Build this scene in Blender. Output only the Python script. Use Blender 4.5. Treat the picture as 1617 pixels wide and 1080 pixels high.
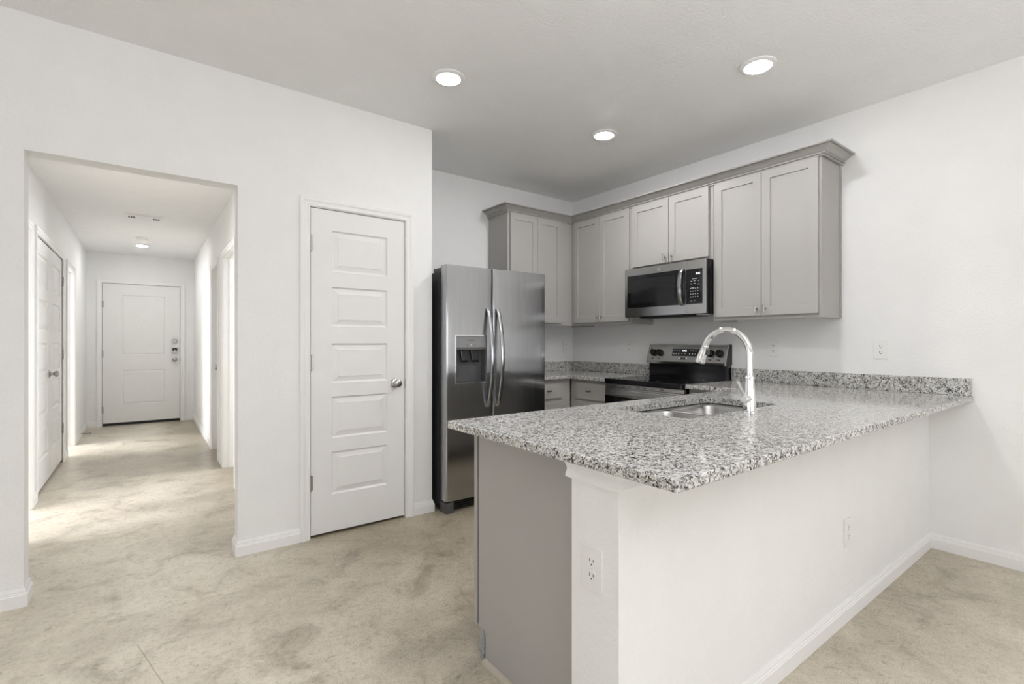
import bpy, bmesh, math, random
from mathutils import Vector, Matrix
PI = math.pi
R = math.radians
for o in list(bpy.data.objects): bpy.data.objects.remove(o)
scene = bpy.context.scene
COL = scene.collection

# ------------------------------------------------------------------ camera
cam_d = bpy.data.cameras.new('camera'); cam = bpy.data.objects.new('camera', cam_d); COL.objects.link(cam)
cam_d.sensor_width = 36.0; cam_d.sensor_fit = 'HORIZONTAL'
cam_d.lens = 36.0 * 773.4 / 1617.0
cam_d.shift_x = (808.5 - 816.75) / 1617.0
cam_d.shift_y = (539.6 - 540.0) / 1617.0
cam_d.clip_start = 0.05
cam.location = (0, 0, 1.2202); cam.rotation_euler = (R(90), 0, -R(37.149))
scene.camera = cam

# ------------------------------------------------------------------ view, world
scene.view_settings.view_transform = 'Standard'; scene.view_settings.look = 'None'
scene.view_settings.gamma = 1.0; scene.view_settings.use_curve_mapping = False
scene.view_settings.exposure = -0.17
cy = scene.cycles
cy.max_bounces = 10; cy.diffuse_bounces = 7; cy.glossy_bounces = 5; cy.transmission_bounces = 6
cy.sample_clamp_indirect = 8.0; cy.use_denoising = True
try: cy.denoiser = 'OPENIMAGEDENOISE'
except Exception: pass
cy.caustics_reflective = False; cy.caustics_refractive = False
wd = bpy.data.worlds.new('world'); scene.world = wd; wd.use_nodes = True
wd.node_tree.nodes['Background'].inputs[0].default_value = (0.75, 0.85, 1.0, 1)
wd.node_tree.nodes['Background'].inputs[1].default_value = 1.0

# ------------------------------------------------------------------ lights: strength (W, or radiance for lamp lenses) and colour
LIGHT = {
 'lamp_pantry': (32.0, (1, 1, 1)),    # recessed lamps over the kitchen
 'lamp_sink': (205.0, (1, 1, 1)),
 'lamp_corner': (375.0, (1, 0.985, 0.98)),
 'lamp_near': (315.0, (0.98, 0.985, 1)),
 'hall': (215.0, (1, 0.99, 0.98)),         # hallway lamp
 'win_front': (34.0, (0.95, 0.965, 1)),     # daylight through the two windows behind the camera
 'win_left': (26.0, (0.94, 0.96, 1)),      # daylight through the living room window far left
 'fill_left': (10.0, (0.93, 0.96, 1)),      # added fill for the splash wall, through an invented window far left
 'flash_fill': (114.0, (0.95, 0.955, 1)),         # added upward fill behind the camera, stands in for a photographer's bounced light
 'bed_near': (160.0, (0.98, 0.98, 1)),     # daylight in the first bedroom off the hall
 'bed_far': (185.0, (0.96, 0.97, 1)),      # daylight in the second bedroom
 'bath': (80.0, (0.96, 0.97, 1)),          # daylight in the room right of the hall
}
def area(name, key, loc, rot, sx, sy):
    p, col = LIGHT[key]
    l = bpy.data.lights.new(name, 'AREA'); l.shape = 'RECTANGLE'; l.size = sx; l.size_y = sy
    l.energy = p; l.color = col
    o = bpy.data.objects.new(name, l); COL.objects.link(o); o.location = loc; o.rotation_euler = rot
    return o
area('daylight_window', 'win_front', (-1.2, -4.44, 1.225), (R(90), 0, 0), 2.3, 1.25)
area('daylight_window.001', 'win_front', (1.7, -4.44, 1.225), (R(90), 0, 0), 2.3, 1.25)
area('daylight_window.002', 'win_left', (-3.64, -1.0, 1.45), (R(90), 0, R(-90)), 1.8, 1.4)
area('splash_wall_fill', 'fill_left', (-3.64, 1.5, 1.25), (R(90), 0, R(-90)), 1.8, 1.3)  # added fill light, no window known here
area('bounce_fill', 'flash_fill', (0.55, -1.1, 1.75), (R(180), 0, 0), 0.5, 0.5)
area('daylight_bedroom', 'bed_near', (-3.64, 4.9, 1.5), (R(90), 0, R(-90)), 1.5, 1.3)
area('daylight_bedroom.001', 'bed_far', (-3.64, 7.8, 1.5), (R(90), 0, R(-90)), 1.5, 1.3)
area('daylight_bath', 'bath', (3.0, 5.3, 1.6), (R(90), 0, R(90)), 1.0, 1.0)

# ------------------------------------------------------------------ materials
def new_mat(name):
    m = bpy.data.materials.new(name); m.use_nodes = True
    nt = m.node_tree; b = nt.nodes['Principled BSDF']
    return m, nt, b
def N(nt, t, **kw):
    n = nt.nodes.new(t)
    for k, v in kw.items():
        if k in n.inputs: n.inputs[k].default_value = v
        else: setattr(n, k, v)
    return n
def ramp(nt, stops, interp='LINEAR'):
    r = nt.nodes.new('ShaderNodeValToRGB'); r.color_ramp.interpolation = interp
    e = r.color_ramp.elements
    while len(e) < len(stops): e.new(0.5)
    for i, (p, c) in enumerate(stops):
        e[i].position = p; e[i].color = (*c, 1) if len(c) == 3 else c
    return r
def paint(name, col, rough=0.55, bump=0.0, scale=160, dist=0.001, spec=0.35, var=0.0):
    m, nt, b = new_mat(name); L = nt.links
    b.inputs['Base Color'].default_value = (*col, 1); b.inputs['Roughness'].default_value = rough
    b.inputs['Specular IOR Level'].default_value = spec
    tc = N(nt, 'ShaderNodeNewGeometry')
    if bump:
        n = N(nt, 'ShaderNodeTexNoise', Scale=scale, Detail=2.0, Roughness=0.55); L.new(tc.outputs['Position'], n.inputs['Vector'])
        bp = N(nt, 'ShaderNodeBump', Strength=bump, Distance=dist); L.new(n.outputs[0], bp.inputs['Height'])
        L.new(bp.outputs[0], b.inputs['Normal'])
    n2 = N(nt, 'ShaderNodeTexNoise', Scale=6.0, Detail=3.0); L.new(tc.outputs['Position'], n2.inputs['Vector'])
    v = max(var, 0.012)
    r = ramp(nt, [(0.3, tuple(c * (1 - v) for c in col)), (0.7, tuple(min(1, c * (1 + v)) for c in col))])
    L.new(n2.outputs[0], r.inputs[0]); L.new(r.outputs[0], b.inputs['Base Color'])
    return m
M = {}
M['wall'] = paint('wall_paint', (0.815, 0.815, 0.81), 0.6, 0.55, 75, 0.0035, 0.25)
M['ceil'] = paint('ceiling_paint', (0.85, 0.85, 0.85), 0.6, 0.8, 62, 0.005, 0.3)
M['trim'] = paint('trim_paint', (0.82, 0.818, 0.81), 0.38)
M['door'] = paint('door_paint', (0.78, 0.775, 0.765), 0.42, 0.12, 260, 0.0006)
M['cab'] = paint('cabinet_paint', (0.385, 0.373, 0.358), 0.42)
M['shoe'] = paint('shoe_wood', (0.44, 0.40, 0.33), 0.5, 0.1, 40, 0.001)
M['plate'] = paint('outlet_plastic', (0.80, 0.795, 0.78), 0.3)
M['dark'] = paint('slot_black', (0.02, 0.02, 0.02), 0.6)
M['black'] = paint('black_enamel', (0.012, 0.012, 0.013), 0.12, spec=0.5)
M['glass'] = paint('black_glass', (0.006, 0.006, 0.007), 0.035, spec=0.5)
M['knobblack'] = paint('knob_black', (0.01, 0.01, 0.01), 0.3, spec=0.3)
M['panelgrey'] = paint('dispenser_panel_grey', (0.24, 0.24, 0.245), 0.3)
M['greyplastic'] = paint('grey_plastic', (0.09, 0.09, 0.093), 0.35)
M['sidegrey'] = paint('fridge_side', (0.045, 0.046, 0.048), 0.38, 0.25, 420, 0.0004)
M['mark'] = paint('mark_print', (0.55, 0.55, 0.55), 0.5)
M['markdark'] = paint('mark_print_dark', (0.05, 0.05, 0.055), 0.5)
M['roughgrey'] = paint('rough_grey', (0.36, 0.365, 0.36), 0.8, 1.0, 220, 0.006, 0.2, 0.5)

def metal(name, col, rough, streak=None, aniso=0.0, amt=0.1):
    m, nt, b = new_mat(name); L = nt.links
    b.inputs['Base Color'].default_value = (*col, 1); b.inputs['Metallic'].default_value = 1.0
    b.inputs['Roughness'].default_value = rough; b.inputs['Anisotropic'].default_value = aniso; b.inputs['Anisotropic Rotation'].default_value = 0.0
    if aniso:
        tg = N(nt, 'ShaderNodeTangent', direction_type='RADIAL', axis='Z'); L.new(tg.outputs[0], b.inputs['Tangent'])
    if streak:
        g = N(nt, 'ShaderNodeNewGeometry'); mp = N(nt, 'ShaderNodeMapping'); mp.inputs['Scale'].default_value = streak
        n = N(nt, 'ShaderNodeTexNoise', Scale=1.0, Detail=4.0, Roughness=0.6)
        L.new(g.outputs['Position'], mp.inputs[0]); L.new(mp.outputs[0], n.inputs['Vector'])
        r = N(nt, 'ShaderNodeMapRange'); r.inputs[3].default_value = max(0.02, rough - amt * 0.6); r.inputs[4].default_value = rough + amt * 0.6
        L.new(n.outputs[0], r.inputs[0]); L.new(r.outputs[0], b.inputs['Roughness'])
        rc = ramp(nt, [(0.3, tuple(c * 0.94 for c in col)), (0.7, tuple(min(1, c * 1.05) for c in col))])
        L.new(n.outputs[0], rc.inputs[0]); L.new(rc.outputs[0], b.inputs['Base Color'])
    return m
M['steel'] = metal('brushed_steel', (0.45, 0.455, 0.465), 0.18, (60, 60, 3), 0.93, 0.04)
M['steel2'] = metal('brushed_steel_trim', (0.47, 0.465, 0.455), 0.26, (9, 9, 2600), 0.0, 0.06)
M['sink'] = metal('sink_steel', (0.52, 0.515, 0.51), 0.30, (300, 8, 8), 0.0, 0.08)
M['chrome'] = metal('chrome', (0.88, 0.88, 0.88), 0.045)
M['nickel_bright'] = metal('polished_steel', (0.72, 0.715, 0.71), 0.22)
M['nickel'] = metal('satin_nickel', (0.42, 0.41, 0.40), 0.24)

def emis(name, col, s):
    m, nt, b = new_mat(name)
    b.inputs['Base Color'].default_value = (0.8, 0.8, 0.8, 1)
    b.inputs['Emission Color'].default_value = (*col, 1); b.inputs['Emission Strength'].default_value = s
    return m
for k in ('pantry', 'sink', 'corner', 'near'): M['lens_' + k] = emis('lamp_lens_' + k, LIGHT['lamp_' + k][1], LIGHT['lamp_' + k][0])
M['lens2'] = emis('hall_lamp_lens', LIGHT['hall'][1], LIGHT['hall'][0])
M['led'] = emis('clock_digits', (0.9, 0.95, 1.0), 1.6)

def glassmat():
    m, nt, b = new_mat('window_glass')
    b.inputs['Transmission Weight'].default_value = 1.0; b.inputs['Roughness'].default_value = 0.0
    b.inputs['IOR'].default_value = 1.45
    return m
M['pane'] = glassmat()

def granite():
    m, nt, b = new_mat('speckled_granite'); L = nt.links
    g = N(nt, 'ShaderNodeNewGeometry')
    nz = N(nt, 'ShaderNodeTexNoise', Scale=90.0, Detail=2.0); L.new(g.outputs['Position'], nz.inputs['Vector'])
    sub = N(nt, 'ShaderNodeVectorMath', operation='SUBTRACT'); sub.inputs[1].default_value = (0.5, 0.5, 0.5); L.new(nz.outputs['Color'], sub.inputs[0])
    sc = N(nt, 'ShaderNodeVectorMath', operation='SCALE'); sc.inputs['Scale'].default_value = 0.012; L.new(sub.outputs[0], sc.inputs[0])
    ad = N(nt, 'ShaderNodeVectorMath', operation='ADD'); L.new(g.outputs['Position'], ad.inputs[0]); L.new(sc.outputs[0], ad.inputs[1])
    def vor(scale):
        v = N(nt, 'ShaderNodeTexVoronoi', Scale=scale); L.new(ad.outputs[0], v.inputs['Vector']); s = N(nt, 'ShaderNodeSeparateColor'); L.new(v.outputs['Color'], s.inputs[0]); return s
    v1 = vor(215.0); v2 = vor(360.0)
    cl = N(nt, 'ShaderNodeTexNoise', Scale=45.0, Detail=2.0); L.new(g.outputs['Position'], cl.inputs['Vector'])
    mixv = N(nt, 'ShaderNodeMath', operation='MULTIPLY_ADD'); mixv.inputs[1].default_value = 1.2
    L.new(cl.outputs[0], mixv.inputs[0]); L.new(v1.outputs[0], mixv.inputs[2])       # 0..1 + .2...7
    base = ramp(nt, [(0.0, (0.035, 0.034, 0.034)), (0.30, (0.05, 0.05, 0.05)), (0.345, (0.20, 0.197, 0.19)), (0.42, (0.40, 0.39, 0.375)), (0.54, (0.66, 0.65, 0.625)), (1.0, (0.78, 0.77, 0.745))])
    dv = N(nt, 'ShaderNodeMath', operation='DIVIDE'); dv.inputs[1].default_value = 2.28; L.new(mixv.outputs[0], dv.inputs[0])
    L.new(dv.outputs[0], base.inputs[0])
    fine = ramp(nt, [(0.0, (0.25, 0.25, 0.25)), (0.10, (0.45, 0.45, 0.45)), (0.22, (0.8, 0.8, 0.8)), (0.5, (1, 1, 1))])
    L.new(v2.outputs[1], fine.inputs[0])
    mx = N(nt, 'ShaderNodeMix', data_type='RGBA', blend_type='MULTIPLY'); mx.inputs[0].default_value = 1.0
    L.new(base.outputs[0], mx.inputs[6]); L.new(fine.outputs[0], mx.inputs[7]); L.new(mx.outputs[2], b.inputs['Base Color'])
    b.inputs['Roughness'].default_value = 0.10; b.inputs['Specular IOR Level'].default_value = 0.45
    return m
M['granite'] = granite()

def concrete():
    m, nt, b = new_mat('stained_concrete'); L = nt.links
    g = N(nt, 'ShaderNodeNewGeometry')
    def noise(s, d, r=0.55, dist=0.0):
        n = N(nt, 'ShaderNodeTexNoise', Scale=s, Detail=d, Roughness=r, Distortion=dist); L.new(g.outputs['Position'], n.inputs['Vector']); return n
    big = noise(0.9, 5, 0.6, 0.6); mid = noise(3.6, 10, 0.72, 0.9); fine = noise(38.0, 9, 0.78, 0.6)
    r1 = ramp(nt, [(0.36, (0.56, 0.51, 0.425)), (0.50, (0.70, 0.645, 0.545)), (0.64, (0.80, 0.75, 0.65))]); L.new(big.outputs[0], r1.inputs[0])
    r2 = ramp(nt, [(0.34, (0.60, 0.58, 0.55)), (0.47, (0.90, 0.89, 0.88)), (0.62, (1.0, 1.0, 1.0)), (0.75, (1.1, 1.1, 1.1))]); L.new(mid.outputs[0], r2.inputs[0])
    r3 = ramp(nt, [(0.32, (0.56, 0.54, 0.50)), (0.45, (0.93, 0.93, 0.92)), (0.68, (1.11, 1.11, 1.10))]); L.new(fine.outputs[0], r3.inputs[0])
    a = N(nt, 'ShaderNodeMix', data_type='RGBA', blend_type='MULTIPLY'); a.inputs[0].default_value = 1.0
    L.new(r1.outputs[0], a.inputs[6]); L.new(r2.outputs[0], a.inputs[7])
    c = N(nt, 'ShaderNodeMix', data_type='RGBA', blend_type='MULTIPLY'); c.inputs[0].default_value = 0.9
    L.new(a.outputs[2], c.inputs[6]); L.new(r3.outputs[0], c.inputs[7])
    # dark scuffs and pits
    ms = N(nt, 'ShaderNodeTexNoise', Scale=6.5, Detail=12.0, Roughness=0.82, Distortion=1.6); L.new(g.outputs['Position'], ms.inputs['Vector'])
    rs = ramp(nt, [(0.57, (0, 0, 0)), (0.66, (1, 1, 1))]); L.new(ms.outputs[0], rs.inputs[0])
    d = N(nt, 'ShaderNodeMix', data_type='RGBA', blend_type='MULTIPLY'); d.inputs[7].default_value = (0.56, 0.54, 0.50, 1)
    L.new(rs.outputs[0], d.inputs[0]); L.new(c.outputs[2], d.inputs[6])
    # browner, darker blotchy tone towards the kitchen and dining side of the slab
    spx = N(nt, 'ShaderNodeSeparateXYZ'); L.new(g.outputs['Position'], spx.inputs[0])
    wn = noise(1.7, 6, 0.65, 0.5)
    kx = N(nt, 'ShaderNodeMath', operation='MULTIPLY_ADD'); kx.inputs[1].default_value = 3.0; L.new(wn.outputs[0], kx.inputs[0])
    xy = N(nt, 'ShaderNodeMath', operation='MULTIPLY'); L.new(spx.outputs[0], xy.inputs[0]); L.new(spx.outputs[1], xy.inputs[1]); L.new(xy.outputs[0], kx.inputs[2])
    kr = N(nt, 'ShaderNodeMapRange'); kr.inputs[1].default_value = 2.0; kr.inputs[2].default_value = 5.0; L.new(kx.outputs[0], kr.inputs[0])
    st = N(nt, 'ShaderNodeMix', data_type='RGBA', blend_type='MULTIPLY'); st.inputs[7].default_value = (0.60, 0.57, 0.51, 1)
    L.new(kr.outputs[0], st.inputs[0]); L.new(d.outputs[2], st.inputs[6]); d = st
    grain = N(nt, 'ShaderNodeTexNoise', Scale=150.0, Detail=3.0, Roughness=0.6); L.new(g.outputs['Position'], grain.inputs['Vector'])
    rg = ramp(nt, [(0.38, (0.50, 0.48, 0.44)), (0.52, (0.98, 0.98, 0.97)), (0.66, (1.22, 1.21, 1.19))]); L.new(grain.outputs[0], rg.inputs[0])
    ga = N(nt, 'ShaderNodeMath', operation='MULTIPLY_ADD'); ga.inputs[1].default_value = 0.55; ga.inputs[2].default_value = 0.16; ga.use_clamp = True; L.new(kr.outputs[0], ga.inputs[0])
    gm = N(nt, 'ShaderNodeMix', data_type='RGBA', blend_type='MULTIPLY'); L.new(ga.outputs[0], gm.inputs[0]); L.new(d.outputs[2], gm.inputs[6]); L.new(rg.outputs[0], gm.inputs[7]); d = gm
    # sawn joint: a line in the slab from (-0.03, 2.50) towards the camera
    sp = N(nt, 'ShaderNodeSeparateXYZ'); L.new(g.outputs['Position'], sp.inputs[0])
    k = 0.23    # dx/dy of the line (x falls as y grows)
    m1 = N(nt, 'ShaderNodeMath', operation='MULTIPLY_ADD'); m1.inputs[1].default_value = k; L.new(sp.outputs[1], m1.inputs[0]); L.new(sp.outputs[0], m1.inputs[2])
    wob = N(nt, 'ShaderNodeMath', operation='MULTIPLY_ADD'); wob.inputs[1].default_value = 0.006; L.new(mid.outputs[0], wob.inputs[0]); L.new(m1.outputs[0], wob.inputs[2])
    m2 = N(nt, 'ShaderNodeMath', operation='SUBTRACT'); m2.inputs[1].default_value = -0.026 + k * 2.484 + 0.003; L.new(wob.outputs[0], m2.inputs[0])
    m3 = N(nt, 'ShaderNodeMath', operation='ABSOLUTE'); L.new(m2.outputs[0], m3.inputs[0])
    m4 = N(nt, 'ShaderNodeMath', operation='LESS_THAN'); m4.inputs[1].default_value = 0.0022; L.new(m3.outputs[0], m4.inputs[0])
    m5 = N(nt, 'ShaderNodeMath', operation='LESS_THAN'); m5.inputs[1].default_value = 2.50; L.new(sp.outputs[1], m5.inputs[0])
    m6 = N(nt, 'ShaderNodeMath', operation='MULTIPLY'); L.new(m4.outputs[0], m6.inputs[0]); L.new(m5.outputs[0], m6.inputs[1])
    e = N(nt, 'ShaderNodeMix', data_type='RGBA', blend_type='MULTIPLY'); e.inputs[7].default_value = (0.66, 0.65, 0.63, 1)
    L.new(m6.outputs[0], e.inputs[0]); L.new(d.outputs[2], e.inputs[6])
    L.new(e.outputs[2], b.inputs['Base Color'])
    rr = N(nt, 'ShaderNodeMapRange'); rr.inputs[3].default_value = 0.22; rr.inputs[4].default_value = 0.46; L.new(mid.outputs[0], rr.inputs[0])
    L.new(rr.outputs[0], b.inputs['Roughness']); b.inputs['Specular IOR Level'].default_value = 0.5
    bp = N(nt, 'ShaderNodeBump', Strength=0.12, Distance=0.002); L.new(fine.outputs[0], bp.inputs['Height']); L.new(bp.outputs[0], b.inputs['Normal'])
    return m
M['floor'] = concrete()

# ------------------------------------------------------------------ geometry helpers
WORLD = {}     # world location of every object made here (nothing that is a parent is ever rotated)
class Frame:
    """local u (to the right when one faces the thing), v up, n out of it"""
    def __init__(s, O=(0, 0, 0), U=(1, 0, 0), V=(0, 0, 1), Nn=None):
        s.O = Vector(O); s.U = Vector(U); s.V = Vector(V); s.N = Vector(Nn) if Nn else s.U.cross(s.V)
    def __call__(s, p): return s.O + s.U * p[0] + s.V * p[1] + s.N * p[2]
WF = Frame((0, 0, 0), (1, 0, 0), (0, 1, 0), (0, 0, 1))     # plain world coordinates
def face_y(x, y, z=0): return Frame((x, y, z), (1, 0, 0))       # faces -y
def face_x(x, y, z=0): return Frame((x, y, z), (0, -1, 0))      # faces -x
def face_px(x, y, z=0): return Frame((x, y, z), (0, 1, 0))      # faces +x
def face_py(x, y, z=0): return Frame((x, y, z), (-1, 0, 0))     # faces +y

class MB:
    def __init__(s, f=WF): s.v = []; s.f = []; s.fr = f
    def add(s, verts, faces):
        k = len(s.v); s.v += [s.fr(p) for p in verts]; s.f += [tuple(i + k for i in f) for f in faces]; return s
    def box(s, a, b):
        x0, x1 = sorted((a[0], b[0])); y0, y1 = sorted((a[1], b[1])); z0, z1 = sorted((a[2], b[2]))
        return s.add([(x0, y0, z0), (x1, y0, z0), (x1, y1, z0), (x0, y1, z0), (x0, y0, z1), (x1, y0, z1), (x1, y1, z1), (x0, y1, z1)],
                     [(0, 3, 2, 1), (4, 5, 6, 7), (0, 1, 5, 4), (1, 2, 6, 5), (2, 3, 7, 6), (3, 0, 4, 7)])
    def prism(s, poly, a, b, axis=2):
        """poly in the two other axes (cyclic order), extruded from a to b on axis"""
        n = len(poly)
        def mk(p, t):
            if axis == 2: return (p[0], p[1], t)
            if axis == 0: return (t, p[0], p[1])
            return (p[0], t, p[1])
        return s.add([mk(p, a) for p in poly] + [mk(p, b) for p in poly],
                     [tuple(range(n))[::-1], tuple(range(n, 2 * n))] + [(i, (i + 1) % n, n + (i + 1) % n, n + i) for i in range(n)])
    def tube(s, pts, rad, seg=16, cap=True):
        pts = [Vector(p) for p in pts]; n = len(pts)
        rs = rad if isinstance(rad, (list, tuple)) else [rad] * n
        V, Fc = [], []; up = None
        for i, p in enumerate(pts):
            d = (pts[min(i + 1, n - 1)] - pts[max(i - 1, 0)]).normalized()
            if up is None:
                up = Vector((0, 0, 1)) if abs(d.z) < 0.9 else Vector((1, 0, 0))
            a = (up - d * up.dot(d)).normalized(); bb = d.cross(a); up = a
            for k in range(seg):
                t = 2 * PI * k / seg
                V.append(p + (a * math.cos(t) + bb * math.sin(t)) * rs[i])
        for i in range(n - 1):
            for k in range(seg):
                k2 = (k + 1) % seg
                Fc.append((i * seg + k, i * seg + k2, (i + 1) * seg + k2, (i + 1) * seg + k))
        if cap:
            Fc.append(tuple(range(seg))[::-1]); Fc.append(tuple(range((n - 1) * seg, n * seg)))
        return s.add([tuple(v) for v in V], Fc)
    def lathe(s, prof, c=(0, 0, 0), axis=2, seg=32):
        """prof: (radius, height along axis)"""
        V, Fc = [], []
        for r, h in prof:
            for k in range(seg):
                t = 2 * PI * k / seg; a, b = r * math.cos(t), r * math.sin(t)
                p = {2: (a, b, h), 0: (h, a, b), 1: (a, h, b)}[axis]
                V.append((c[0] + p[0], c[1] + p[1], c[2] + p[2]))
        m = len(prof)
        for i in range(m - 1):
            for k in range(seg):
                k2 = (k + 1) % seg; Fc.append((i * seg + k, i * seg + k2, (i + 1) * seg + k2, (i + 1) * seg + k))
        Fc.append(tuple(range(seg))[::-1]); Fc.append(tuple(range((m - 1) * seg, m * seg)))
        return s.add(V, Fc)
    def sweep(s, pts, prof, side=1, up=(0, 0, 1), closed_prof=True, ends=(None, None)):
        """profile (a out of the wall, b along up) swept along a mitred path"""
        up = Vector(up); P = [Vector(p) for p in pts]; n = len(P); V, Fc = [], []
        dirs = [(P[i + 1] - P[i]).normalized() for i in range(n - 1)]
        lat = [d.cross(up).normalized() * side for d in dirs]
        for i in range(n):
            if i == 0: m = lat[0]
            elif i == n - 1: m = lat[-1]
            else:
                m = lat[i - 1] + lat[i]; m = m / (1 + lat[i - 1].dot(lat[i]))
            for a, b in prof: V.append(tuple(P[i] + m * a + up * b))
        k = len(prof)
        for i in range(n - 1):
            for j in range(k):
                j2 = (j + 1) % k
                Fc.append((i * k + j, i * k + j2, (i + 1) * k + j2, (i + 1) * k + j))
        Fc.append(tuple(range(k))[::-1]); Fc.append(tuple(range((n - 1) * k, n * k)))
        return s.add(V, Fc)
    def panels(s, u0, u1, v0, v1, thick, holes, prof):
        """board with its face at n=0 and its back at n=-thick; holes = moulded panels; prof = (inset, depth) rings"""
        us = sorted({u0, u1, *[h[0] for h in holes], *[h[1] for h in holes]})
        vs = sorted({v0, v1, *[h[2] for h in holes], *[h[3] for h in holes]})
        idx = {}; V = []; Fc = []
        def vid(p):
            q = tuple(round(c, 6) for c in p)
            if q not in idx: idx[q] = len(V); V.append(p)
            return idx[q]
        def quad(a, b, c, d): Fc.append((vid(a), vid(b), vid(c), vid(d)))
        for i in range(len(us) - 1):
            for j in range(len(vs) - 1):
                a, b, c, d = us[i], us[i + 1], vs[j], vs[j + 1]
                inside = any(h[0] <= (a + b) / 2 <= h[1] and h[2] <= (c + d) / 2 <= h[3] for h in holes)
                if not inside: quad((a, c, 0), (b, c, 0), (b, d, 0), (a, d, 0))
                quad((a, d, -thick), (b, d, -thick), (b, c, -thick), (a, c, -thick))
        for h in holes:
            rings = [(0, 0)] + list(prof)
            for (i0, d0), (i1, d1) in zip(rings[:-1], rings[1:]):
                A = [(h[0] + i0, h[2] + i0, -d0), (h[1] - i0, h[2] + i0, -d0), (h[1] - i0, h[3] - i0, -d0), (h[0] + i0, h[3] - i0, -d0)]
                B = [(h[0] + i1, h[2] + i1, -d1), (h[1] - i1, h[2] + i1, -d1), (h[1] - i1, h[3] - i1, -d1), (h[0] + i1, h[3] - i1, -d1)]
                for t in range(4):
                    t2 = (t + 1) % 4; quad(A[t], A[t2], B[t2], B[t])
            i1, d1 = rings[-1]
            quad((h[0] + i1, h[2] + i1, -d1), (h[1] - i1, h[2] + i1, -d1), (h[1] - i1, h[3] - i1, -d1), (h[0] + i1, h[3] - i1, -d1))
        for i in range(len(us) - 1):
            quad((us[i], v0, -thick), (us[i + 1], v0, -thick), (us[i + 1], v0, 0), (us[i], v0, 0))
            quad((us[i + 1], v1, -thick), (us[i], v1, -thick), (us[i], v1, 0), (us[i + 1], v1, 0))
        for j in range(len(vs) - 1):
            quad((u0, vs[j], 0), (u0, vs[j + 1], 0), (u0, vs[j + 1], -thick), (u0, vs[j], -thick))
            quad((u1, vs[j], -thick), (u1, vs[j + 1], -thick), (u1, vs[j + 1], 0), (u1, vs[j], 0))
        return s.add(V, Fc)
    def build(s, name, mat, parent=None, bevel=0.0, smooth=None, seg=2, fix=True):
        lo = [min(v[i] for v in s.v) for i in range(3)]; hi = [max(v[i] for v in s.v) for i in range(3)]
        c = Vector([(lo[i] + hi[i]) / 2 for i in range(3)])
        if parent is None: c.z = lo[2]
        me = bpy.data.meshes.new(name); me.from_pydata([tuple(v - c) for v in s.v], [], s.f); me.update()
        bm = bmesh.new(); bm.from_mesh(me)
        if fix: bmesh.ops.recalc_face_normals(bm, faces=bm.faces)
        if bevel:
            es = [e for e in bm.edges if len(e.link_faces) == 2 and e.calc_face_angle(0) > 0.6]
            bmesh.ops.bevel(bm, geom=es, offset=bevel, segments=seg, affect='EDGES', profile=0.5, clamp_overlap=True)
        bm.to_mesh(me); bm.free()
        if smooth:
            me.shade_smooth(); me.set_sharp_from_angle(angle=R(smooth))
        me.materials.append(M[mat])
        o = bpy.data.objects.new(name, me); COL.objects.link(o)
        if parent is not None:
            o.parent = parent; o.location = c - WORLD[parent.name]
        else: o.location = c
        WORLD[o.name] = c
        return o
def cut(o, cutter, smooth=None):
    """boolean difference, baked into the mesh"""
    m = o.modifiers.new('b', 'BOOLEAN'); m.object = cutter; m.operation = 'DIFFERENCE'; m.solver = 'EXACT'
    dg = bpy.context.evaluated_depsgraph_get(); dg.update()
    me = bpy.data.meshes.new_from_object(o.evaluated_get(dg)); old = o.data
    o.modifiers.clear(); o.data = me; me.name = old.name; bpy.data.meshes.remove(old)
    bpy.data.objects.remove(cutter)
    if smooth: me.shade_smooth(); me.set_sharp_from_angle(angle=R(smooth))
    else: me.shade_flat()
def tag(o, label=None, cat=None, group=None, kind=None):
    if label: o['label'] = label
    if cat: o['category'] = cat
    if group: o['group'] = group
    if kind: o['kind'] = kind
    return o
def thing(name, loc, label, cat, group=None, kind=None):
    o = bpy.data.objects.new(name, None); COL.objects.link(o); o.location = loc; o.empty_display_size = 0.1
    WORLD[o.name] = Vector(loc); return tag(o, label, cat, group, kind)
def struct(o, label, cat): return tag(o, label, cat, kind='structure')
def text(name, s, fr, u, v, n, size, mat, parent, ext=0.0004, align='CENTER'):
    cu = bpy.data.curves.new('t', 'FONT'); cu.body = s; cu.size = size; cu.extrude = ext; cu.align_x = align; cu.align_y = 'CENTER'; cu.resolution_u = 2
    to = bpy.data.objects.new('t', cu); COL.objects.link(to)
    dg = bpy.context.evaluated_depsgraph_get(); dg.update()
    me = bpy.data.meshes.new_from_object(to.evaluated_get(dg)); bpy.data.objects.remove(to)
    mb = MB(fr); mb.add([(u + p.co.x, v + p.co.y, n + p.co.z) for p in me.vertices], [tuple(p.vertices) for p in me.polygons])
    return mb.build(name, mat, parent, fix=False)

def rrect(x0, x1, y0, y1, r, seg=6):
    out = []
    for cx, cyy, a0 in ((x1 - r, y1 - r, 0), (x0 + r, y1 - r, 90), (x0 + r, y0 + r, 180), (x1 - r, y0 + r, 270)):
        for k in range(seg + 1):
            a = R(a0 + 90 * k / seg); out.append((cx + r * math.cos(a), cyy + r * math.sin(a)))
    return out

# ------------------------------------------------------------------ key dimensions (metres)
YD = 3.182; XR = 3.719; YB = 3.905; CE = 2.743; HC = 2.50
XHL = -0.675; XHR = 0.60; YE = 9.20; WT = 0.115
BASE = [(0, 0), (0.0145, 0), (0.0145, 0.055), (0.012, 0.058), (0.012, 0.063), (0.0085, 0.0655), (0.0085, 0.072), (0.004, 0.085), (0, 0.085)]
CAS = [(0, 0), (0, 0.010), (0.006, 0.0125), (0.013, 0.0105), (0.026, 0.012), (0.034, 0.016), (0.050, 0.0175), (0.057, 0.015), (0.057, 0)]

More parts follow.
